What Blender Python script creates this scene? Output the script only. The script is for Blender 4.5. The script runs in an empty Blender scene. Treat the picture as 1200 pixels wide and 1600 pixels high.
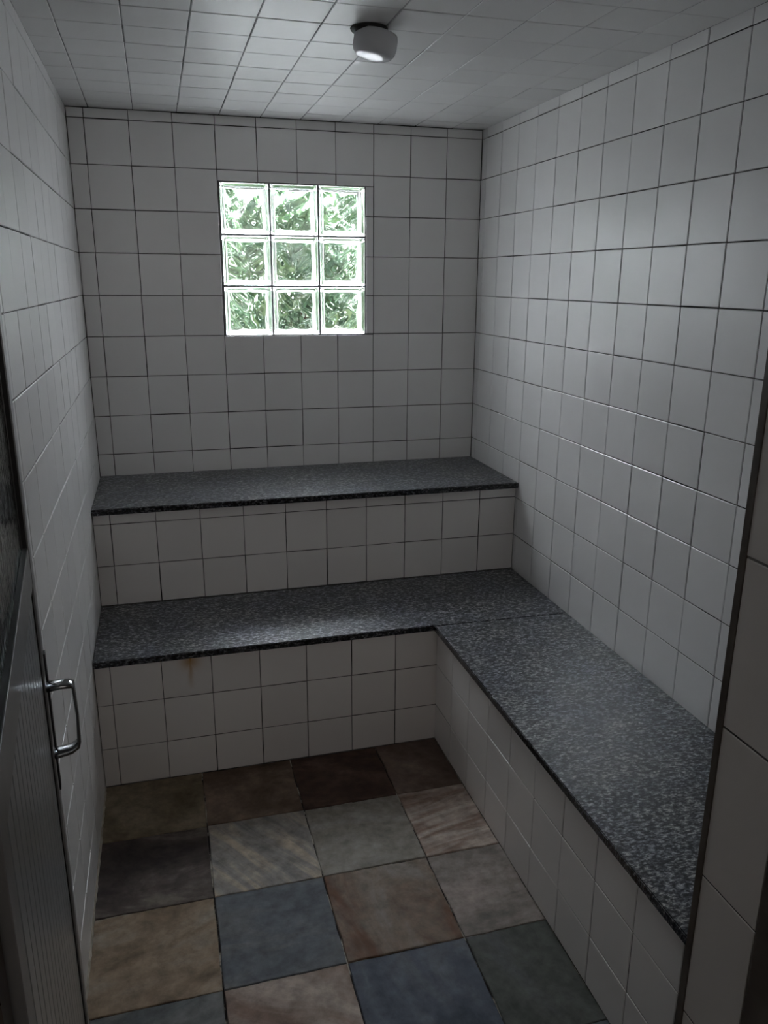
import bpy, bmesh, math, random
from mathutils import Vector, Matrix
random.seed(7)
sc = bpy.context.scene
COL = sc.collection
T = 0.156                      # one wall tile with its joint, metres
ZF = -5.874                    # floor height in tile units (0 = a joint above the upper bench)

def W(x, y, z):                # tile units -> metres, floor at z = 0
    return Vector((x * T, y * T, (z - ZF) * T))

# ------------------------------------------------------------------ camera
cam_d = bpy.data.cameras.new('camera')
cam_d.sensor_fit = 'VERTICAL'; cam_d.sensor_height = 24.0
cam_d.lens = 24.0 * 1246.5 / 1600.0
cam_d.clip_start = 0.02
cam = bpy.data.objects.new('camera', cam_d); COL.objects.link(cam)
rt = Vector((0.96363715, -0.2671496, 0.00587681)); up = Vector((0.0690255, 0.2701084, 0.9603525)); fw = Vector((0.25814516, 0.9250257, -0.27872663))
cam.matrix_world = Matrix(((rt.x, up.x, -fw.x, 1.3208 * T), (rt.y, up.y, -fw.y, -21.5512 * T), (rt.z, up.z, -fw.z, (4.397 - ZF) * T), (0, 0, 0, 1)))
sc.camera = cam

# ------------------------------------------------------------------ world, exposure, cycles
world = bpy.data.worlds.new('world'); sc.world = world; world.use_nodes = True
wn = world.node_tree; bgn = wn.nodes['Background']
# bright hazy sky: pale at the horizon, several times brighter higher up
_tc = wn.nodes.new('ShaderNodeTexCoord'); _sx = wn.nodes.new('ShaderNodeSeparateXYZ'); _mr = wn.nodes.new('ShaderNodeMapRange')
SKY_LOW, SKY_HIGH = 1.3, 106.0
_mr.interpolation_type = 'SMOOTHSTEP'
for _i, _v in ((1, 0.12), (2, 0.44), (3, 0.0), (4, SKY_HIGH)): _mr.inputs[_i].default_value = _v
wn.links.new(_tc.outputs['Generated'], _sx.inputs[0]); wn.links.new(_sx.outputs[2], _mr.inputs[0])
_my = wn.nodes.new('ShaderNodeMapRange'); _my.interpolation_type = 'SMOOTHSTEP'      # the veiled sun stands ahead, beyond the shrubs
for _i, _v in ((1, 0.0), (2, 0.45), (3, 0.0), (4, 1.0)): _my.inputs[_i].default_value = _v
wn.links.new(_sx.outputs[1], _my.inputs[0])
_mu = wn.nodes.new('ShaderNodeMath'); _mu.operation = 'MULTIPLY'; wn.links.new(_mr.outputs[0], _mu.inputs[0]); wn.links.new(_my.outputs[0], _mu.inputs[1])
_ad = wn.nodes.new('ShaderNodeMath'); _ad.operation = 'ADD'; _ad.inputs[1].default_value = SKY_LOW; wn.links.new(_mu.outputs[0], _ad.inputs[0]); wn.links.new(_ad.outputs[0], bgn.inputs[1])
bgn.inputs[0].default_value = (0.90, 0.95, 1.02, 1)
sc.view_settings.view_transform = 'Standard'; sc.view_settings.look = 'None'
sc.view_settings.gamma = 1.0; sc.view_settings.use_curve_mapping = False
sc.view_settings.exposure = 0.0
cy = sc.cycles
cy.use_denoising = True
try: cy.denoiser = 'OPENIMAGEDENOISE'
except Exception: pass
cy.use_guiding = True
cy.use_adaptive_sampling = False
cy.max_bounces = 16; cy.diffuse_bounces = 8; cy.glossy_bounces = 6; cy.transmission_bounces = 12; cy.transparent_max_bounces = 12
cy.sample_clamp_indirect = 0.0
cy.caustics_reflective = True; cy.caustics_refractive = True; cy.blur_glossy = 0.5

def area(name, loc, rot, sx, sy, power, color):
    d = bpy.data.lights.new(name, 'AREA'); d.shape = 'RECTANGLE'; d.size = sx; d.size_y = sy; d.energy = power; d.color = color
    o = bpy.data.objects.new(name, d); COL.objects.link(o); o.location = loc; o.rotation_euler = rot
    return o
# added fill lamp at the hall's far end, brightens risers and back wall
area('hall_fill_light', W(3.0, -29.0, 6.5), (math.radians(70), 0, 0), 1.4, 1.0, 5.2, (1.0, 0.93, 0.87))

# ------------------------------------------------------------------ materials
def mat(name):
    m = bpy.data.materials.new(name); m.use_nodes = True
    nt = m.node_tree; nt.nodes.clear()
    out = nt.nodes.new('ShaderNodeOutputMaterial'); b = nt.nodes.new('ShaderNodeBsdfPrincipled')
    nt.links.new(b.outputs[0], out.inputs[0])
    return m, nt, b
def N(nt, t, **kw):
    n = nt.nodes.new(t)
    for k, v in kw.items(): setattr(n, k, v)
    return n
def ramp(nt, stops, interp='LINEAR'):
    r = nt.nodes.new('ShaderNodeValToRGB'); r.color_ramp.interpolation = interp
    el = r.color_ramp.elements
    while len(el) < len(stops): el.new(0.5)
    for e, (p, c) in zip(el, stops): e.position = p; e.color = (*c, 1)
    return r
def noise(nt, vec, scale, detail=4, rough=0.5, dist=0.0):
    n = nt.nodes.new('ShaderNodeTexNoise'); n.inputs['Scale'].default_value = scale; n.inputs['Detail'].default_value = detail
    n.inputs['Roughness'].default_value = rough; n.inputs['Distortion'].default_value = dist
    if vec is not None: nt.links.new(vec, n.inputs['Vector'])
    return n
def mapping(nt, vec, scale=(1, 1, 1), rot=(0, 0, 0), loc=(0, 0, 0)):
    m = nt.nodes.new('ShaderNodeMapping'); nt.links.new(vec, m.inputs[0])
    m.inputs['Scale'].default_value = scale; m.inputs['Rotation'].default_value = rot; m.inputs['Location'].default_value = loc
    return m.outputs[0]
def mixc(nt, fac, a, b, mode='MIX'):
    m = nt.nodes.new('ShaderNodeMix'); m.data_type = 'RGBA'; m.blend_type = mode
    for i, v in ((0, fac), (6, a), (7, b)):
        if isinstance(v, (int, float)): m.inputs[i].default_value = v
        elif isinstance(v, tuple): m.inputs[i].default_value = (*v, 1)
        else: nt.links.new(v, m.inputs[i])
    return m.outputs[2]
def math_(nt, op, a, b=None, clamp=False):
    m = nt.nodes.new('ShaderNodeMath'); m.operation = op; m.use_clamp = clamp
    for i, v in ((0, a), (1, b)):
        if v is None: continue
        if isinstance(v, (int, float)): m.inputs[i].default_value = v
        else: nt.links.new(v, m.inputs[i])
    return m.outputs[0]
def bump(nt, b, h, strength, dist):
    n = nt.nodes.new('ShaderNodeBump'); n.inputs['Strength'].default_value = strength; n.inputs['Distance'].default_value = dist
    nt.links.new(h, n.inputs['Height']); nt.links.new(n.outputs[0], b.inputs['Normal'])

def tile_mat(name, base=(0.80, 0.79, 0.785), stain=None, rough=0.34):
    m, nt, b = mat(name)
    at = N(nt, 'ShaderNodeAttribute', attribute_name='tint')
    tc = N(nt, 'ShaderNodeTexCoord')
    nz = noise(nt, tc.outputs['Object'], 2.2, 3)
    v = math_(nt, 'MULTIPLY_ADD', at.outputs['Fac'], 0.07); nt.nodes[-1].inputs[2].default_value = 0.95
    v2 = math_(nt, 'MULTIPLY_ADD', nz.outputs[0], 0.06); nt.nodes[-1].inputs[2].default_value = 0.97
    vv = math_(nt, 'MULTIPLY', v, v2)
    c = N(nt, 'ShaderNodeVectorMath', operation='SCALE'); c.inputs[0].default_value = base; nt.links.new(vv, c.inputs['Scale'])
    col = c.outputs[0]
    if stain:
        # rust that ran down from under the slab: a spot with a narrow run below it
        sx, sz = stain
        s = N(nt, 'ShaderNodeSeparateXYZ'); nt.links.new(tc.outputs['Object'], s.inputs[0])
        wob = noise(nt, tc.outputs['Object'], 30, 2)
        dx = math_(nt, 'SUBTRACT', s.outputs[0], sx)
        dx = math_(nt, 'ADD', dx, math_(nt, 'MULTIPLY', math_(nt, 'SUBTRACT', wob.outputs[0], 0.5), 0.008))
        dz = math_(nt, 'SUBTRACT', sz, s.outputs[2])
        gx = math_(nt, 'EXPONENT', math_(nt, 'MULTIPLY', math_(nt, 'POWER', math_(nt, 'DIVIDE', math_(nt, 'ABSOLUTE', dx), 0.0085), 2.0), -1.0))
        gz = math_(nt, 'SUBTRACT', 1.0, math_(nt, 'DIVIDE', dz, 0.115), True)
        run = math_(nt, 'MULTIPLY', gx, gz)
        g2 = math_(nt, 'EXPONENT', math_(nt, 'MULTIPLY', math_(nt, 'POWER', math_(nt, 'DIVIDE', math_(nt, 'ABSOLUTE', dx), 0.028), 2.0), -1.0))
        g3 = math_(nt, 'EXPONENT', math_(nt, 'MULTIPLY', math_(nt, 'POWER', math_(nt, 'DIVIDE', math_(nt, 'ABSOLUTE', math_(nt, 'SUBTRACT', dz, 0.012)), 0.026), 2.0), -1.0))
        spot = math_(nt, 'MULTIPLY', math_(nt, 'MULTIPLY', g2, g3), 0.8)
        f = math_(nt, 'MULTIPLY', math_(nt, 'MAXIMUM', run, spot), 1.0, True)
        col = mixc(nt, f, col, (0.40, 0.20, 0.03))
    nt.links.new(col, b.inputs['Base Color'])
    b.inputs['Roughness'].default_value = rough
    b.inputs['IOR'].default_value = 1.48
    n2 = noise(nt, tc.outputs['Object'], 9, 2)
    bump(nt, b, n2.outputs[0], 0.25, 0.004)
    return m
def grout_mat(name, dark=(0.02, 0.019, 0.018), lite=(0.24, 0.23, 0.22), lo=0.42, hi=0.60, sc_=3.5):
    m, nt, b = mat(name)
    tc = N(nt, 'ShaderNodeTexCoord')
    a = noise(nt, tc.outputs['Object'], sc_, 5, 0.65)
    r = ramp(nt, [(lo, dark), (hi, lite)]); nt.links.new(a.outputs[0], r.inputs[0])
    nt.links.new(r.outputs[0], b.inputs['Base Color']); b.inputs['Roughness'].default_value = 0.9
    return m
M_TILE = tile_mat('white_glazed_tile')
M_CEIL = tile_mat('white_ceiling_tile', (0.74, 0.735, 0.73), None, 0.46)
M_RISER = tile_mat('white_riser_tile', (0.78, 0.75, 0.73))
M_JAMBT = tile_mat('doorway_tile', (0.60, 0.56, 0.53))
M_GROUT = grout_mat('mildewed_grout')
M_GROUT_C = grout_mat('ceiling_grout', (0.03, 0.03, 0.03), (0.42, 0.42, 0.42), 0.40, 0.58)

def granite(name, k, r0, r1_):
    m, nt, b = mat(name)
    tc = N(nt, 'ShaderNodeTexCoord')
    v = tc.outputs['Object']
    mp = mapping(nt, v, (1.0, 1.9, 1.5), (0, 0, 0.35))
    n1 = noise(nt, mp, 85, 3, 0.6, 0.3); n2 = noise(nt, mp, 190, 3, 0.65); n3 = noise(nt, v, 7, 3)
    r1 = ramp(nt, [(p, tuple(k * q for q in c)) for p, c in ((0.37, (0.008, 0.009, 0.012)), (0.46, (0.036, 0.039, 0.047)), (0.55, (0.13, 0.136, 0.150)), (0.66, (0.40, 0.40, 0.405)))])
    nt.links.new(n1.outputs[0], r1.inputs[0])
    r2 = ramp(nt, [(0.35, (0.25, 0.25, 0.27)), (0.62, (1.5, 1.5, 1.5))]); nt.links.new(n2.outputs[0], r2.inputs[0])
    c = mixc(nt, 0.8, r1.outputs[0], r2.outputs[0], 'MULTIPLY')
    r3 = ramp(nt, [(0.35, (0.85, 0.87, 0.95)), (0.65, (1.08, 1.06, 1.0))]); nt.links.new(n3.outputs[0], r3.inputs[0])
    c = mixc(nt, 1.0, c, r3.outputs[0], 'MULTIPLY')
    nt.links.new(c, b.inputs['Base Color'])
    rr = N(nt, 'ShaderNodeMapRange'); rr.inputs[3].default_value = r0; rr.inputs[4].default_value = r1_
    nt.links.new(n1.outputs[0], rr.inputs[0]); nt.links.new(rr.outputs[0], b.inputs['Roughness'])
    bump(nt, b, n1.outputs[0], 0.35, 0.0015)
    return m
M_GRAN = granite('speckled_grey_granite', 1.15, 0.24, 0.44)
M_GRANE = granite('shaded_granite_edge', 0.38, 0.14, 0.22)     # same granite, smoother, with the shade on the slab edges put into its colour

def slate(name, cols, rot, stretch=5.0, seed=0.0, scale=3.0):
    mid = cols[1]; cols = [tuple(1.50 * (0.95 * a + 0.05 * b_) for a, b_ in zip(c_, mid)) for c_ in cols]
    m, nt, b = mat(name)
    tc = N(nt, 'ShaderNodeTexCoord')
    mp = mapping(nt, mapping(nt, tc.outputs['Object'], (1, 1, 1), (0, 0, math.radians(rot)), (seed, seed * 1.7, 0)), (1, stretch, 1))
    a = noise(nt, mp, scale, 7, 0.6, 0.6)
    r = ramp(nt, [(0.36, cols[0]), (0.5, cols[1]), (0.63, cols[2])]); nt.links.new(a.outputs[0], r.inputs[0])
    f = noise(nt, mapping(nt, tc.outputs['Object'], (1, 1, 1), (0, 0, 0), (seed * 3, 0, 0)), 26, 6, 0.7)
    g = ramp(nt, [(0.32, (0.68, 0.68, 0.68)), (0.68, (1.30, 1.30, 1.30))]); nt.links.new(f.outputs[0], g.inputs[0])
    c = mixc(nt, 1.0, r.outputs[0], g.outputs[0], 'MULTIPLY')
    nt.links.new(c, b.inputs['Base Color'])
    b.inputs['Roughness'].default_value = 0.68; b.inputs['Specular IOR Level'].default_value = 0.28
    h = math_(nt, 'ADD', a.outputs[0], math_(nt, 'MULTIPLY', f.outputs[0], 0.3))
    bump(nt, b, h, 0.5, 0.004)
    return m

def plain(name, c, rough=0.5, metal=0.0, **kw):
    m, nt, b = mat(name)
    b.inputs['Base Color'].default_value = (*c, 1); b.inputs['Roughness'].default_value = rough; b.inputs['Metallic'].default_value = metal
    for k, v in kw.items(): b.inputs[k.replace('_', ' ')].default_value = v
    return m
def noisy(name, c1, c2, scale, rough=0.7, metal=0.0, bstr=0.0):
    m, nt, b = mat(name); tc = N(nt, 'ShaderNodeTexCoord'); n = noise(nt, tc.outputs['Object'], scale, 5)
    r = ramp(nt, [(0.35, c1), (0.65, c2)]); nt.links.new(n.outputs[0], r.inputs[0]); nt.links.new(r.outputs[0], b.inputs['Base Color'])
    b.inputs['Roughness'].default_value = rough; b.inputs['Metallic'].default_value = metal
    if bstr: bump(nt, b, n.outputs[0], bstr, 0.003)
    return m
M_ALU = noisy('grey_aluminium', (0.34, 0.345, 0.35), (0.40, 0.405, 0.41), 12, 0.34, 0.7)
M_ALUP = noisy('aluminium_panel', (0.44, 0.46, 0.475), (0.50, 0.52, 0.535), 8, 0.28, 0.6)
M_CHROME = plain('polished_handle', (0.30, 0.31, 0.32), 0.15, 1.0)
M_BLACK = plain('black_gasket', (0.012, 0.012, 0.012), 0.6)
M_DARKF = noisy('dark_bronze_frame', (0.06, 0.046, 0.038), (0.10, 0.08, 0.066), 15, 0.5, 0.2)
M_MORTAR = noisy('window_mortar', (0.05, 0.05, 0.05), (0.12, 0.12, 0.12), 40, 0.9)
M_EDGE = noisy('white_edge_coating', (0.72, 0.72, 0.71), (0.80, 0.80, 0.79), 30, 0.8)
M_PLASTER = noisy('hall_plaster', (0.20, 0.17, 0.15), (0.24, 0.20, 0.18), 3, 0.9)
M_HALLF = noisy('hall_floor', (0.10, 0.08, 0.06), (0.16, 0.12, 0.09), 4, 0.8)
M_SIL = noisy('wall_foot_sealant', (0.30, 0.27, 0.22), (0.55, 0.50, 0.43), 25, 0.8)

m, nt, b = mat('clear_glass')
b.inputs['Base Color'].default_value = (0.99, 1.0, 0.995, 1); b.inputs['Roughness'].default_value = 0.0
b.inputs['Transmission Weight'].default_value = 1.0; b.inputs['IOR'].default_value = 1.5
M_GLASS = m
m, nt, b = mat('rippled_door_glass')
b.inputs['Base Color'].default_value = (0.55, 0.60, 0.57, 1); b.inputs['Roughness'].default_value = 0.06
b.inputs['Transmission Weight'].default_value = 1.0; b.inputs['IOR'].default_value = 1.45
tc = N(nt, 'ShaderNodeTexCoord'); n_ = noise(nt, mapping(nt, tc.outputs['Object'], (1, 1, 0.35)), 60, 2)
bump(nt, b, n_.outputs[0], 0.6, 0.004)
M_RGLASS = m
m, nt, b = mat('milky_lamp_glass')
b.inputs['Base Color'].default_value = (0.66, 0.67, 0.70, 1); b.inputs['Roughness'].default_value = 0.24
b.inputs['Transmission Weight'].default_value = 0.15
M_SHADE = m

# ------------------------------------------------------------------ mesh helpers
def link(name, bm, mats, parent=None, smooth=False):
    me = bpy.data.meshes.new(name); bm.to_mesh(me); bm.free()
    for mm in (mats if isinstance(mats, (list, tuple)) else [mats]): me.materials.append(mm)
    if smooth: me.polygons.foreach_set('use_smooth', [True] * len(me.polygons))
    o = bpy.data.objects.new(name, me); COL.objects.link(o)
    if parent: o.parent = parent
    return o
def structure(o): o['kind'] = 'structure'; return o
def empty(name, loc):
    o = bpy.data.objects.new(name, None); o.empty_display_size = 0.1; COL.objects.link(o); o.location = loc; return o
def box(bm, a, b, mi=0):
    x0, y0, z0 = (min(a[i], b[i]) for i in range(3)); x1, y1, z1 = (max(a[i], b[i]) for i in range(3))
    v = [bm.verts.new(p) for p in ((x0,y0,z0),(x1,y0,z0),(x1,y1,z0),(x0,y1,z0),(x0,y0,z1),(x1,y0,z1),(x1,y1,z1),(x0,y1,z1))]
    for f in ((0,3,2,1),(4,5,6,7),(0,1,5,4),(1,2,6,5),(2,3,7,6),(3,0,4,7)):
        bm.faces.new([v[i] for i in f]).material_index = mi
    return v
def bevel_all(bm, w, seg=2):
    bmesh.ops.bevel(bm, geom=list(bm.edges), offset=w, segments=seg, affect='EDGES', profile=0.6)

def lines(off, lo, hi, minw=0.10):
    L = [lo]; k = math.floor(lo - off) - 1
    while True:
        p = off + k; k += 1
        if p > hi - minw: break
        if p > lo + minw: L.append(p)
    L.append(hi); return L
def split(c, h):
    u0, u1, v0, v1 = c; a0, a1, b0, b1 = h
    if u1 <= a0 + 1e-6 or u0 >= a1 - 1e-6 or v1 <= b0 + 1e-6 or v0 >= b1 - 1e-6: return [c]
    out = []
    if v1 > b1: out.append((u0, u1, max(b1, v0), v1))
    if v0 < b0: out.append((u0, u1, v0, min(b0, v1)))
    w0, w1 = max(v0, b0), min(v1, b1)
    if u0 < a0: out.append((u0, a0, w0, w1))
    if u1 > a1: out.append((a1, u1, w0, w1))
    return [o for o in out if o[1] - o[0] > 0.03 and o[3] - o[2] > 0.03]
GAP, BEV, HT = 0.0014, 0.0016, 0.0022
def tile_field(bm, fr, us, vs, hole=None, mi=0, lay=None, tilt=0.0004, gap=GAP, bev=BEV, ht=HT):
    """fr(u, v, h) -> metres; the glazed tile faces stand ht proud of the grout"""
    for i in range(len(us) - 1):
        for j in range(len(vs) - 1):
            for (u0, u1, v0, v1) in (split((us[i], us[i+1], vs[j], vs[j+1]), hole) if hole else [(us[i], us[i+1], vs[j], vs[j+1])]):
                g = gap / T; e = (gap + bev) / T
                ja = [random.uniform(-.45, .45) * g for _ in range(4)]
                u0 += ja[0]; u1 += ja[1]; v0 += ja[2]; v1 += ja[3]
                if u1 - u0 < 3 * e or v1 - v0 < 3 * e: continue
                n = [random.uniform(-tilt, tilt) for _ in range(3)]
                rings = []
                for (m_, h) in ((g, 0.0), (g + (e - g) * 0.3, ht * 0.7), (e, ht)):
                    ring = []
                    for (a, b_) in ((0, 0), (1, 0), (1, 1), (0, 1)):
                        hh = h + (n[0] + n[1] * (a - .5) + n[2] * (b_ - .5) if h > 0 else 0)
                        ring.append(bm.verts.new(fr((u1 - m_) if a else (u0 + m_), (v1 - m_) if b_ else (v0 + m_), hh)))
                    rings.append(ring)
                t = random.random()
                fs = [bm.faces.new(rings[2])]
                for k in range(2):
                    for q in range(4):
                        fs.append(bm.faces.new((rings[k][q], rings[k][(q+1) % 4], rings[k+1][(q+1) % 4], rings[k+1][q])))
                for f in fs:
                    f.material_index = mi
                    if lay: f[lay] = t
def field_bm():
    bm = bmesh.new(); lay = bm.faces.layers.float.new('tint'); return bm, lay
def finish(bm, flip=False):
    if flip:
        bmesh.ops.reverse_faces(bm, faces=bm.faces[:])
XL, XR, ZC = -0.402, 10.0, 8.245
YF = -15.36; YO = -16.23          # inner and outer face of the front wall
TH = 0.8                          # wall thickness in tiles
HOLE = (3.03, 6.785, 2.985, 6.735)
zs = lines(0.0, ZF, ZC, 0.12)
def wallbox(bm, a, b, mi=1): box(bm, W(*a), W(*b), mi)

# ------------------------------------------------------------------ room shell
# back wall with the window opening
bm, lay = field_bm()
tile_field(bm, lambda u, v, h: W(u, 0, v) + Vector((0, -h, 0)), lines(0.0, XL + .022, XR - .022), zs[:-1] + [ZC - .022], HOLE, 0, lay)
for a, b in (((XL-TH, 0, ZF-TH), (HOLE[0], TH, ZC+TH)), ((HOLE[1], 0, ZF-TH), (XR+TH, TH, ZC+TH)),
             ((HOLE[0], 0, ZF-TH), (HOLE[1], TH, HOLE[2])), ((HOLE[0], 0, HOLE[3]), (HOLE[1], TH, ZC+TH))):
    wallbox(bm, a, b)
structure(link('wall_back', bm, [M_TILE, M_GROUT]))
# right wall
bm, lay = field_bm()
tile_field(bm, lambda u, v, h: W(XR, -u, v) + Vector((-h, 0, 0)), lines(0.315, 0.0, -YF), zs, None, 0, lay)
wallbox(bm, (XR, YF, ZF-TH), (XR+TH, 0, ZC+TH))
structure(link('wall_right', bm, [M_TILE, M_GROUT]))
# left wall
bm, lay = field_bm()
tile_field(bm, lambda u, v, h: W(XL, u, v) + Vector((h, 0, 0)), lines(-0.16, YF, 0.0), zs, None, 0, lay)
wallbox(bm, (XL-TH, YF, ZF-TH), (XL, 0, ZC+TH))
structure(link('wall_left', bm, [M_TILE, M_GROUT]))
# ceiling
bm, lay = field_bm()
tile_field(bm, lambda u, v, h: W(u, v, ZC) + Vector((0, 0, -h)), lines(0.118, XL, XR), lines(0.232, YF, 0.0), None, 0, lay)
for f in bm.faces: f.normal_flip()
wallbox(bm, (XL, YF, ZC), (XR, 0, ZC+TH))
structure(link('ceiling', bm, [M_CEIL, M_GROUT_C]))
# front wall with the doorway: tiled reveal on the right
XJ = 6.76; ZH = 7.7; XJL = -0.17
bm, lay = field_bm()
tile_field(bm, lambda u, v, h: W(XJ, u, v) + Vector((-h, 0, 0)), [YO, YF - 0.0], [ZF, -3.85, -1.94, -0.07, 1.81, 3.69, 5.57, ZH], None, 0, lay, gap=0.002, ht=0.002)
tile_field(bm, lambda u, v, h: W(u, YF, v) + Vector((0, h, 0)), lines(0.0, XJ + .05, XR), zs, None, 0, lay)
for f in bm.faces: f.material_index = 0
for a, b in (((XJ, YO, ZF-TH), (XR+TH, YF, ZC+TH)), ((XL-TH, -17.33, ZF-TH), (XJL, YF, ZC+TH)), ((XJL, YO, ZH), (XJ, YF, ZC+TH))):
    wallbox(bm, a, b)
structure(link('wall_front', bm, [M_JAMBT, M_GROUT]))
# dark edge strip on the inner corner of the doorway, dark frame on its outer edge
bm = bmesh.new(); box(bm, W(XJ - 0.02, YF - 0.01, ZF), W(XJ + 0.025, YF + 0.085, ZH)); bevel_all(bm, 0.001)
structure(link('trim_1', bm, M_DARKF))
bm = bmesh.new(); box(bm, W(XJ - 0.03, YO - 0.35, ZF), W(XJ + 0.55, YO - 0.005, ZH + .3)); bevel_all(bm, 0.003)
for zc in (-3.6, 0.2):                                    # strike plates of the closing side
    box(bm, W(XJ - 0.05, YO - 0.26, zc - 0.35), W(XJ - 0.02, YO - 0.12, zc + 0.35), 1)
    box(bm, W(XJ - 0.065, YO - 0.22, zc - 0.10), W(XJ - 0.03, YO - 0.16, zc + 0.12), 2)
structure(link('trim_2', bm, [M_DARKF, M_ALU, M_BLACK]))

# floor slates
def S(c): return tuple(x for x in c)
pal = {
 'olive': ((.075,.056,.032), (.13,.10,.065), (.18,.145,.10)),
 'dkbrown': ((.045,.028,.018), (.09,.060,.042), (.15,.105,.078)),
 'redblack': ((.028,.014,.010), (.050,.028,.020), (.08,.048,.036)),
 'brown': ((.060,.040,.031), (.10,.068,.053), (.15,.110,.090)),
 'purple': ((.024,.017,.016), (.055,.042,.038), (.13,.11,.092)),
 'streak': ((.13,.125,.125), (.20,.185,.17), (.33,.27,.21)),
 'greyolive': ((.13,.115,.095), (.18,.165,.145), (.22,.205,.19)),
 'beige': ((.15,.10,.078), (.26,.21,.18), (.36,.31,.275)),
 'tan': ((.13,.092,.060), (.20,.150,.105), (.24,.205,.165)),
 'blue': ((.066,.074,.086), (.088,.096,.108), (.115,.117,.120)),
 'rust': ((.10,.050,.030), (.155,.118,.092), (.20,.175,.155)),
 'pinkgrey': ((.13,.115,.105), (.19,.165,.150), (.24,.20,.185)),
 'slateblue': ((.045,.055,.074), (.064,.074,.096), (.10,.108,.125)),
 'green': ((.048,.052,.047), (.066,.070,.064), (.08,.083,.085)),
 'greyblue': ((.06,.066,.072), (.088,.094,.096), (.12,.122,.122)),
}
grid = [['olive','dkbrown','redblack','brown'], ['purple','streak','greyolive','beige'], ['tan','blue','rust','pinkgrey'],
        ['greyblue','beige','slateblue','green'], ['dkbrown','tan','greyolive','blue']]
rots = [[20, -15, 10, 40], [5, 56, 8, -12], [-18, 3, 82, -8], [-20, 30, 70, 60], [0, 20, 50, 10]]
strs = [[1.6, 1.8, 3, 2], [1.8, 6, 2, 7], [2.5, 3.5, 2.4, 4], [5, 2, 3, 2.5], [2, 2, 2, 2]]
smats = [M_GROUT]
bm = bmesh.new()
wallbox(bm, (XL-TH, YO-0.4, ZF-TH), (XR+TH, 0.0, ZF), 0)
for f in bm.faces: f.material_index = 0
xs = [XL, 1.595, 3.505, 5.455, 6.91]
ys = [-6.06, -7.88, -9.82, -11.77, -13.72, -15.66]
mg = grout_mat('floor_grout', (0.012, 0.009, 0.007), (0.46, 0.42, 0.36), 0.49, 0.56, 9.0)
smats[0] = mg
for r in range(5):
    for c in range(4):
        smats.append(slate('slate_' + grid[r][c], pal[grid[r][c]], rots[r][c], strs[r][c], 3.1 * r + 7.7 * c, 3.2))
        mi = len(smats) - 1
        q = []
        g = 0.010
        x0, x1, y0, y1 = xs[c] + g, xs[c+1] - g, ys[r+1] + g, ys[r] - g
        # edges of split stone wander a little
        pts = []
        nseg = 8
        base = [(x0, y0), (x1, y0), (x1, y1), (x0, y1)]
        for s in range(4):
            p, p2 = base[s], base[(s+1) % 4]
            for k in range(nseg):
                t = k / nseg
                w = random.uniform(-.010, .010) if k else 0
                px, py = p[0] + (p2[0]-p[0]) * t, p[1] + (p2[1]-p[1]) * t
                if s in (0, 2): py += w
                else: px += w
                pts.append((px, py))
        cx_, cy_ = (x0+x1)/2, (y0+y1)/2
        h0 = 0.004 + random.uniform(-.0008, .0008)
        tl = (random.uniform(-.0008, .0008), random.uniform(-.0008, .0008))
        def V(px, py, ins, h):
            dx, dy = px - cx_, py - cy_; d = math.hypot(dx, dy)
            px -= dx / d * ins; py -= dy / d * ins
            return bm.verts.new(W(px, py, ZF) + Vector((0, 0, h + (tl[0]*dx + tl[1]*dy if h > 0 else 0))))
        ra = [V(px, py, 0, 0) for px, py in pts]; rb = [V(px, py, .004, h0*.75) for px, py in pts]; rc = [V(px, py, .016, h0) for px, py in pts]
        bm.faces.new(rc).material_index = mi
        for A, B in ((ra, rb), (rb, rc)):
            for k in range(len(pts)):
                k2 = (k+1) % len(pts); bm.faces.new((A[k], A[k2], B[k2], B[k])).material_index = mi
structure(link('floor', bm, smats))

# lumpy bead of sealant at the foot of the left wall
bm = bmesh.new(); prev = None; n = 90
for i in range(n + 1):
    y = -6.1 + (-8.6) * i / n
    r = (0.0035 + 0.0035 * random.random()) / T
    ring = [bm.verts.new(W(XL + 0.012 + r * math.cos(a) , y, ZF + 0.02 + r * 1.5 * math.sin(a))) for a in (-.6, 0.2, 1.0, 1.8)]
    if prev:
        for k in range(3): bm.faces.new((prev[k], prev[k+1], ring[k+1], ring[k]))
    prev = ring
structure(link('trim_3', bm, M_SIL, smooth=True))

# ------------------------------------------------------------------ benches
ZB1, ZB2, TS = -0.562, -2.937, 0.142
XS, XSF, YU, YR1, YL, YR2 = 6.788, 6.91, -3.358, -3.19, -6.164, -6.061
def slab(name, outline, ztop, parent, org):
    """granite slab from a plan outline (tile units), eased edges"""
    bm = bmesh.new()
    lo = [bm.verts.new(W(x, y, ztop - TS) - org) for x, y in outline]; hi = [bm.verts.new(W(x, y, ztop) - org) for x, y in outline]
    bm.faces.new(hi); bm.faces.new(lo[::-1])
    for k in range(len(outline)):
        k2 = (k+1) % len(outline); bm.faces.new((lo[k], lo[k2], hi[k2], hi[k]))
    bmesh.ops.recalc_face_normals(bm, faces=bm.faces[:])
    bmesh.ops.bevel(bm, geom=[e for e in bm.edges if abs(e.verts[0].co.z - e.verts[1].co.z) < 1e-5], offset=0.0022, segments=3, affect='EDGES')
    bm.normal_update()
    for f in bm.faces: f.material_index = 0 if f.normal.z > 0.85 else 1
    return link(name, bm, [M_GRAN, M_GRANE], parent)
G = 0.012
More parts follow.
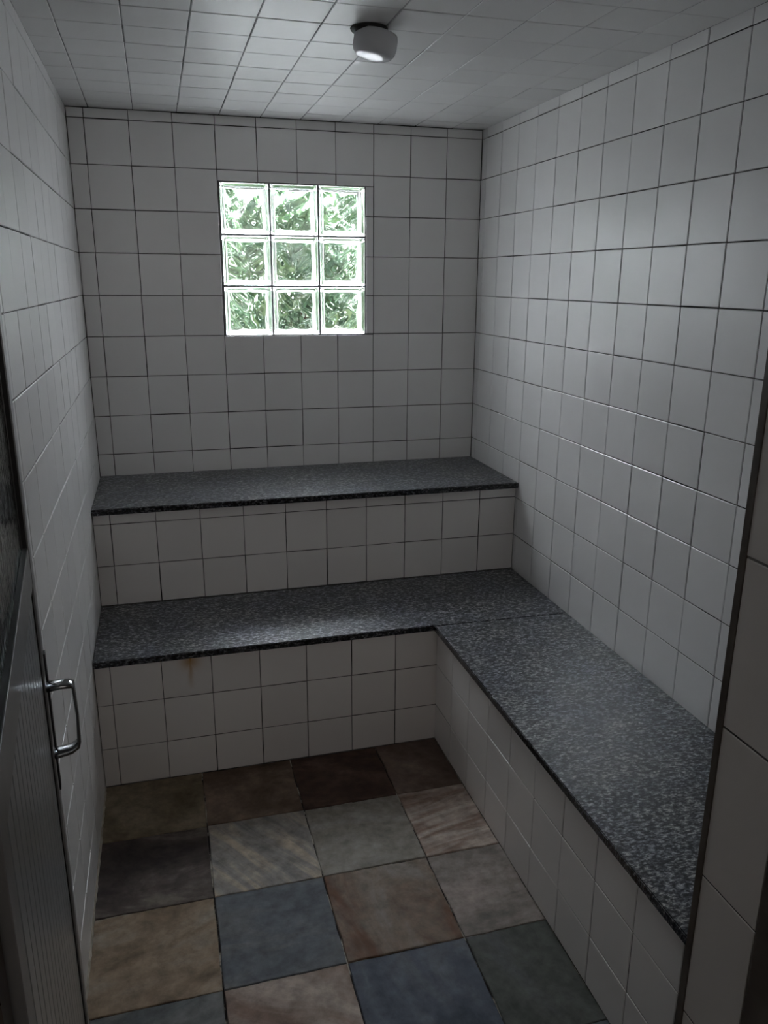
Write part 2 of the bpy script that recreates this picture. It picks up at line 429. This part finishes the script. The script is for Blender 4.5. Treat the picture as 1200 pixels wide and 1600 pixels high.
# upper bench
org = W(4.8, -1.6, ZF); up_b = empty('tiled_bench', org)
up_b['label'] = 'upper tiled bench with a dark granite seat, against the wall under the glass block window'
up_b['category'] = 'bench'
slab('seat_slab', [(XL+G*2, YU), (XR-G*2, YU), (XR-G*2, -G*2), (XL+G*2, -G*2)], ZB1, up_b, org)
bm, lay = field_bm()
fr = lambda u, v, h: W(u, YR1, v) + Vector((0, -h, 0)) - org
tile_field(bm, fr, lines(-0.013, XL + .02, XR - .02), [ZB2, -1.969, -0.969, ZB1 - TS], None, 0, lay)
box(bm, W(XL + .02, YR1, ZB2) - org, W(XR - .02, -0.02, ZB1 - TS) - org, 1)
link('tiled_riser', bm, [M_RISER, M_GROUT], up_b)
# lower bench, L shaped
org = W(4.8, -6.0, ZF); lo_b = empty('tiled_bench', org)
lo_b['label'] = 'lower L-shaped tiled bench with a dark granite seat that turns along the right wall'
lo_b['category'] = 'bench'
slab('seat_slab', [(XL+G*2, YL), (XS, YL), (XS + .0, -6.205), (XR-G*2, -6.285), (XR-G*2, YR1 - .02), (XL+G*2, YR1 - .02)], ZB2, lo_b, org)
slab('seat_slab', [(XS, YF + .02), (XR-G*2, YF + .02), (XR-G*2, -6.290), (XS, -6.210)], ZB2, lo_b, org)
M_STAIN = tile_mat('white_riser_tile_with_rust_run', (0.78, 0.75, 0.73), (W(1.50, 0, 0).x - org.x, W(0, 0, ZB2 - TS).z - 0.004))
bm, lay = field_bm()
fr = lambda u, v, h: W(u, YR2, v) + Vector((0, -h, 0)) - org
tile_field(bm, fr, lines(-0.073, XL + .02, XSF), [ZF + .03, -4.969, -3.969, ZB2 - TS], None, 0, lay)
box(bm, W(XL + .02, YR2, ZF + .002) - org, W(XR - .02, YR1 - .02, ZB2 - TS) - org, 1)
link('tiled_riser', bm, [M_STAIN, M_GROUT], lo_b)
bm, lay = field_bm()
fr = lambda u, v, h: W(XSF, u, v) + Vector((-h, 0, 0)) - org
tile_field(bm, fr, lines(-0.078, YF + .02, YR2), [ZF + .03, -4.969, -3.969, ZB2 - TS], None, 0, lay)
box(bm, W(XSF, YF + .02, ZF + .002) - org, W(XR - .02, YR2 - .002, ZB2 - TS) - org, 1)
link('tiled_riser', bm, [M_RISER, M_GROUT], lo_b)

# ------------------------------------------------------------------ window of glass blocks
win = structure(empty('window_1', W((HOLE[0]+HOLE[1])/2, 0, HOLE[2])))
worg = win.location.copy()
BS = 0.1885; BD = 0.080; PITCH = (HOLE[1]-HOLE[0]) * T / 3
def wave(x, z, ph):
    r = math.hypot(x, z) / 0.08
    return (0.0021 * math.sin(46 * x + 1.2 * math.sin(38 * z + ph) + ph) * math.cos(40 * z + .9 * math.sin(44 * x) - ph)
            + 0.0006 * math.sin(80 * abs(x) - 75 * z + 2 * ph)) * min(1, max(0, (1.04 - max(abs(x), abs(z)) / 0.078) * 9))
def glass_block_mesh(ph):
    bm = bmesh.new()
    # outer shell: pillowed square with a raised rim around a sunken panel
    prof = [(0.5, 0.0), (0.5, -BD/2 + .007), (0.492, -BD/2 + .002), (0.480, -BD/2), (0.452, -BD/2 + .0005), (0.444, -BD/2 + .004), (0.42, -BD/2 + .0045)]
    def ring(s, y, q=10):
        out = []; h = s * BS; rr = min(.010, h * .2)
        for (cx_, cz_, a0) in ((1, 1, 0), (-1, 1, 90), (-1, -1, 180), (1, -1, 270)):
            for k in range(4):
                a = math.radians(a0 + 30 * k); out.append((cx_ * (h - rr) + rr * math.cos(a), y, cz_ * (h - rr) + rr * math.sin(a)))
        return out
    for sgn in (1, -1):
        prev = None
        for (s, y) in prof:
            vs = [bm.verts.new((p[0], p[1] * sgn, p[2])) for p in ring(s, y)]
            if prev:
                for k in range(16): bm.faces.new((prev[k], prev[(k+1) % 16], vs[(k+1) % 16], vs[k]))
            prev = vs
        bm.faces.new(prev)
    bmesh.ops.remove_doubles(bm, verts=bm.verts[:], dist=1e-6)
    bmesh.ops.recalc_face_normals(bm, faces=bm.faces[:])
    # inner cavity with the moulded waves, facing into the hollow
    n = 40; hw = 0.080; yd = BD/2 - .0125
    new = []
    grids = []
    for sgn in (1, -1):
        g = [[bm.verts.new((-hw + 2*hw*i/n, sgn * (yd - .001) + wave((-hw + 2*hw*i/n) * (1 if sgn > 0 else -1), -hw + 2*hw*j/n, ph + (sgn > 0) * 1.1), -hw + 2*hw*j/n)) for j in range(n+1)] for i in range(n+1)]
        grids.append(g)
        for i in range(n):
            for j in range(n): new.append(bm.faces.new((g[i][j], g[i+1][j], g[i+1][j+1], g[i][j+1])))
    A, B = grids
    for k in range(n):
        for q in (((0, k), (0, k+1)), ((n, k), (n, k+1)), ((k, 0), (k+1, 0)), ((k, n), (k+1, n))):
            (a, b), (c, d) = q; new.append(bm.faces.new((A[a][b], A[c][d], B[c][d], B[a][b])))
    bmesh.ops.recalc_face_normals(bm, faces=new)
    # make the cavity normals face the air
    f0 = new[0]
    if f0.normal.y * (1) > 0: bmesh.ops.reverse_faces(bm, faces=new)
    for f in bm.faces: f.smooth = True
    me = bpy.data.meshes.new('glass_block'); bm.to_mesh(me); bm.free(); me.materials.append(M_GLASS)
    return me
for r in range(3):
    for c in range(3):
        me = glass_block_mesh(0.35 * (c + 3 * r))
        o = bpy.data.objects.new('glass_block', me); COL.objects.link(o); o.parent = win
        o.location = (-(1 - c) * PITCH, BD/2 - 0.004 + random.uniform(-.0006, .0006), (2 - r + .5) * PITCH)
# mortar joints between the blocks
bm = bmesh.new(); half = 1.5 * PITCH; jw = (PITCH - BS) / 2 - .0002
for k in range(4):
    p = -half + k * PITCH
    box(bm, (max(p - jw, -half), 0.006, 0), (min(p + jw, half), BD - .010, 2*half))
    box(bm, (max(p - jw, -half), 0.003, 0), (min(p + jw, half), 0.006, 2*half), 1)
    q = k * PITCH
    for c in range(3):
        box(bm, (-half + c*PITCH + jw, 0.006, max(q - jw, 0)), (-half + (c+1)*PITCH - jw, BD - .010, min(q + jw, 2*half)))
        box(bm, (-half + c*PITCH + jw, 0.003, max(q - jw, 0)), (-half + (c+1)*PITCH - jw, 0.006, min(q + jw, 2*half)), 1)
link('mortar_joint', bm, [M_EDGE, M_MORTAR], win)

# ------------------------------------------------------------------ ceiling lamp
lz = ZC
org = W(4.93, -7.75, lz) + Vector((0, 0, -HT))
lamp = empty('ceiling_lamp', org)
lamp['label'] = 'small round white lamp with a dark base, hanging slightly crooked from the tiled ceiling'
lamp['category'] = 'lamp'
def lathe(prof, seg=48):
    bm = bmesh.new(); rings = []
    for (r, z) in prof:
        if r < 1e-6: rings.append([bm.verts.new((0, 0, z))])
        else: rings.append([bm.verts.new((r * math.cos(2*math.pi*k/seg), r * math.sin(2*math.pi*k/seg), z)) for k in range(seg)])
    for A, B in zip(rings, rings[1:]):
        for k in range(seg):
            k2 = (k+1) % seg
            if len(A) == 1: bm.faces.new((A[0], B[k2], B[k]))
            elif len(B) == 1: bm.faces.new((A[k], A[k2], B[0]))
            else: bm.faces.new((A[k], A[k2], B[k2], B[k]))
    bmesh.ops.recalc_face_normals(bm, faces=bm.faces[:])
    return bm
o = link('lamp_base', lathe([(0, 0), (.045, 0), (.047, -.002), (.045, -.006), (.038, -.012), (.030, -.016), (0, -.016)]), M_BLACK, lamp, True)
o.location = (-0.008, 0, 0)
o = link('lamp_shade', lathe([(0, -.004), (.044, -.004), (.0525, -.007), (.0548, -.015), (.0548, -.036), (.052, -.048), (.0455, -.0565), (.040, -.0590), (.020, -.0600), (0, -.0603)]), M_SHADE, lamp, True)
o.location = (0.012, 0.0, -0.0052); o.rotation_euler = (0, math.radians(9), 0)

# ------------------------------------------------------------------ door, standing open along the left wall
ang = math.radians(5.5)
dorg = Vector((0.227 * T, -17.25 * T, 0))
door = structure(empty('door_1', dorg)); door.rotation_euler = (0, 0, ang)      # local +y runs from hinge to free edge, +x is the outer face
L = 4.92 * T; n0 = 0.0; TKD = 0.024
zz = lambda z: (z - ZF) * T
ztop = zz(7.55); zbot = 0.012
def dbox(name, a, b, m_, bev=0.0015, parent=door):
    bm = bmesh.new(); box(bm, a, b)
    if bev: bevel_all(bm, bev)
    return link(name, bm, m_, parent)
SW = 0.046
P_ = 0.005
dbox('door_stile', (-TKD, L - SW, zbot), (P_, L, ztop), M_ALU)
dbox('door_stile', (-TKD, 0.0, zbot), (P_, SW, ztop), M_ALU)
zr_top, zr_bot = zz(1.58), zz(1.15)
dbox('door_rail', (-TKD, SW, zr_bot), (P_ - .001, L - SW, zr_top), M_ALU)
dbox('door_rail', (-TKD, SW, ztop - .05), (P_ - .001, L - SW, ztop), M_ALU)
dbox('door_rail', (-TKD, SW, zbot), (P_ - .001, L - SW, zbot + .09), M_ALU)
# rubber bead around the pane
bm = bmesh.new()
for a, b in (((-.004, L-SW-.006, zr_top), (P_ - .002, L-SW, ztop-.05)), ((-.004, SW, zr_top), (P_ - .002, SW + .006, ztop-.05)),
             ((-.004, SW, zr_top), (P_ - .002, L-SW, zr_top + .005)), ((-.004, L-SW-.004, zbot + .09), (P_ - .003, L-SW, zr_bot))): box(bm, a, b)
link('gasket', bm, M_BLACK, door)
dbox('glass_pane', (-.010, SW + .001, zr_top + .001), (-.005, L - SW - .001, ztop - .051), M_RGLASS, 0)
# lower panel of upright ribbed boards
bm = bmesh.new(); nb = 8; wv = (L - 2*SW) / nb
for k in range(nb):
    y0 = SW + k * wv
    prof = [(y0, -.004), (y0 + .003, 0.0), (y0 + wv*.42, 0.0), (y0 + wv*.42 + .002, -.0018), (y0 + wv*.5, -.0018), (y0 + wv*.5 + .002, 0.0), (y0 + wv - .003, 0.0), (y0 + wv, -.004)]
    lo = [bm.verts.new((x, y, zbot + .085)) for y, x in prof]; hi = [bm.verts.new((x, y, zr_bot + .004)) for y, x in prof]
    lob = [bm.verts.new((-.014, y, zbot + .085)) for y, x in (prof[0], prof[-1])]; hib = [bm.verts.new((-.014, y, zr_bot + .004)) for y, x in (prof[0], prof[-1])]
    for i in range(7): bm.faces.new((lo[i], hi[i], hi[i+1], lo[i+1]))
    bm.faces.new((lob[0], lob[1], hib[1], hib[0]))
link('ribbed_panel', bm, M_ALUP, door)
# lock plate on the stile and the flat-bar pull handle
dbox('lock_plate', (P_, L - .020, zz(-1.55)), (P_ + .003, L - .001, zz(0.25)), M_BLACK, 0.0008)
hy = L - 0.030
ht_, hb_, pr = zz(-0.13), zz(-0.98), 0.044
path = [(P_, ht_), (P_ + pr*.55, ht_ + .0015), (P_ + pr - .006, ht_), (P_ + pr - .001, ht_ - .002), (P_ + pr, ht_ - .008), (P_ + pr + .002, (ht_+hb_)/2),
        (P_ + pr, hb_ + .014), (P_ + pr - .004, hb_ + .006), (P_ + pr - .014, hb_), (P_ + .008, hb_ - .003), (P_, hb_ - .003)]
wid = [.016, .0155, .015, .014, .011, .009, .011, .014, .015, .016, .016]; thk = [.006, .0055, .005, .0045, .0030, .0026, .0034, .0055, .006, .006, .006]
bm = bmesh.new(); prev = None
for i, (x, z) in enumerate(path):
    a = path[max(0, i-1)]; c = path[min(len(path)-1, i+1)]
    t = Vector((c[0]-a[0], 0, c[1]-a[1])).normalized(); nn = Vector((-t.z, 0, t.x))
    ring = []
    for (s, w_) in ((1, -1), (1, -.6), (1, .6), (1, 1), (-1, 1), (-1, .6), (-1, -.6), (-1, -1)):
        k = .55 if abs(w_) == 1 else 1
        ring.append(bm.verts.new(Vector((x, hy + w_ * wid[i], z)) + nn * thk[i] * s * k))
    if prev:
        for q in range(8): bm.faces.new((prev[q], prev[(q+1) % 8], ring[(q+1) % 8], ring[q]))
    else: bm.faces.new(ring)
    prev = ring
bm.faces.new(prev[::-1]); bmesh.ops.recalc_face_normals(bm, faces=bm.faces[:])
link('handle', bm, M_CHROME, door, True)
# hinge-side frame fixed to the wall
bm = bmesh.new()
for a, b in (((-0.165, -17.50, ZF), (0.19, -17.30, ZH + .2)), ((-0.165, -17.30, ZF), (0.03, -17.10, ZH + .2))):
    box(bm, W(*a), W(*b))
structure(link('trim_4', bm, M_DARKF))

# ------------------------------------------------------------------ hall the photo is taken from
HX0, HX1, HY1, HZ = -5.0, 12.0, -30.0, 9.5
bm = bmesh.new(); wallbox(bm, (HX0, HY1, ZF - TH), (HX1, YO - 0.4, ZF), 0); structure(link('floor', bm, M_HALLF))
bm = bmesh.new(); wallbox(bm, (HX0, HY1, HZ), (HX1, YO, HZ + TH), 0); structure(link('ceiling', bm, M_PLASTER))
bm = bmesh.new(); wallbox(bm, (HX0 - TH, HY1, ZF - TH), (HX0, YO, HZ + TH), 0); structure(link('wall_hall_left', bm, M_PLASTER))
bm = bmesh.new(); wallbox(bm, (HX1, HY1, ZF - TH), (HX1 + TH, YO, HZ + TH), 0); structure(link('wall_hall_right', bm, M_PLASTER))
bm = bmesh.new(); wallbox(bm, (HX0 - TH, HY1 - TH, ZF - TH), (HX1 + TH, HY1, HZ + TH), 0); structure(link('wall_hall_back', bm, M_PLASTER))
bm = bmesh.new()
for a, b in (((HX0, YO, ZF - TH), (XL - TH, YF, HZ + TH)), ((XR + TH, YO, ZF - TH), (HX1, YF, HZ + TH)), ((XL - TH, YO, ZC + TH), (XR + TH, YF, HZ + TH))): wallbox(bm, a, b, 0)
structure(link('wall_hall_front', bm, M_PLASTER))

# ------------------------------------------------------------------ garden behind the window
gm = noisy('pale_garden_paving', (0.10, 0.095, 0.085), (0.15, 0.14, 0.125), 2, 0.9)
bm = bmesh.new(); box(bm, (-6, TH * T, -0.12), (8, 14, -0.0)); structure(link('ground', bm, gm))
m, nt, b = mat('shrub_leaf')
at = N(nt, 'ShaderNodeAttribute', attribute_name='tint')
r = ramp(nt, [(0.0, (0.10, 0.19, 0.12)), (0.5, (0.17, 0.28, 0.16)), (1.0, (0.28, 0.37, 0.19))]); nt.links.new(at.outputs['Fac'], r.inputs[0])
nt.links.new(r.outputs[0], b.inputs['Base Color']); b.inputs['Roughness'].default_value = 0.45
M_LEAF = m
M_STEM = plain('shrub_stem', (0.10, 0.07, 0.045), 0.9)
def shrub(cx_, cy_, h, rad, nl, label):
    o = empty('garden_shrub', (cx_, cy_, 0)); o['label'] = label; o['category'] = 'shrub'
    bm, lay = field_bm()
    for _ in range(nl):
        zt = random.uniform(.12, 1) ; a = random.uniform(0, 2*math.pi)
        rr = rad * math.sqrt(random.random()) * math.sin(math.pi * min(.98, .12 + .8 * zt)) ** .6
        c = Vector((rr * math.cos(a), rr * math.sin(a) * .7, zt * h))
        d = Vector((math.cos(a), math.sin(a), random.uniform(-.3, .9))).normalized()
        s = d.cross(Vector((random.uniform(-.4, .4), random.uniform(-.4, .4), 1))).normalized(); n_ = d.cross(s)
        l = random.uniform(.09, .17); w = l * .22
        p = [c, c + d*l*.35 + s*w + n_*.01, c + d*l*.35 - s*w + n_*.01, c + d*l*.75 + s*w*.7, c + d*l*.75 - s*w*.7, c + d*l - n_*.012, c + d*l*.4 - n_*.004, c + d*l*.75 - n_*.01]
        v = [bm.verts.new(q) for q in p]; t = random.random()
        for f in ((0, 1, 6), (0, 6, 2), (1, 3, 7, 6), (6, 7, 4, 2), (3, 5, 7), (7, 5, 4)):
            ff = bm.faces.new([v[i] for i in f]); ff[lay] = t
    link('foliage', bm, M_LEAF, o)
    bm = bmesh.new()
    for k in range(5):
        a = random.uniform(0, 6.28); tip = Vector((math.cos(a) * rad * .6, math.sin(a) * rad * .4, h * .85)); prev = None
        for q in range(6):
            t = q / 5; c = Vector((tip.x * t * t, tip.y * t * t, tip.z * t)); r_ = .016 * (1 - .7 * t)
            ring = [bm.verts.new(c + Vector((r_ * math.cos(b_), r_ * math.sin(b_), 0))) for b_ in (0, 1.57, 3.14, 4.71)]
            if prev:
                for e in range(4): bm.faces.new((prev[e], prev[(e+1) % 4], ring[(e+1) % 4], ring[e]))
            prev = ring
    link('stem', bm, M_STEM, o)
    return o
shrub(-0.36, 1.65, 2.1, .50, 3600, 'leftmost green shrub seen blurred through the left column of glass blocks')
shrub(0.98, 1.65, 2.0, .50, 3600, 'front middle green shrub seen blurred through the centre of the glass block window')
shrub(2.32, 1.9, 2.2, .50, 3600, 'rightmost green shrub seen blurred through the right column of glass blocks')
shrub(0.35, 3.3, 2.3, .60, 3600, 'rear green shrub in the gap between the leftmost and the front middle shrub')
shrub(1.85, 3.4, 2.4, .60, 3600, 'rear green shrub in the gap between the front middle and the rightmost shrub')
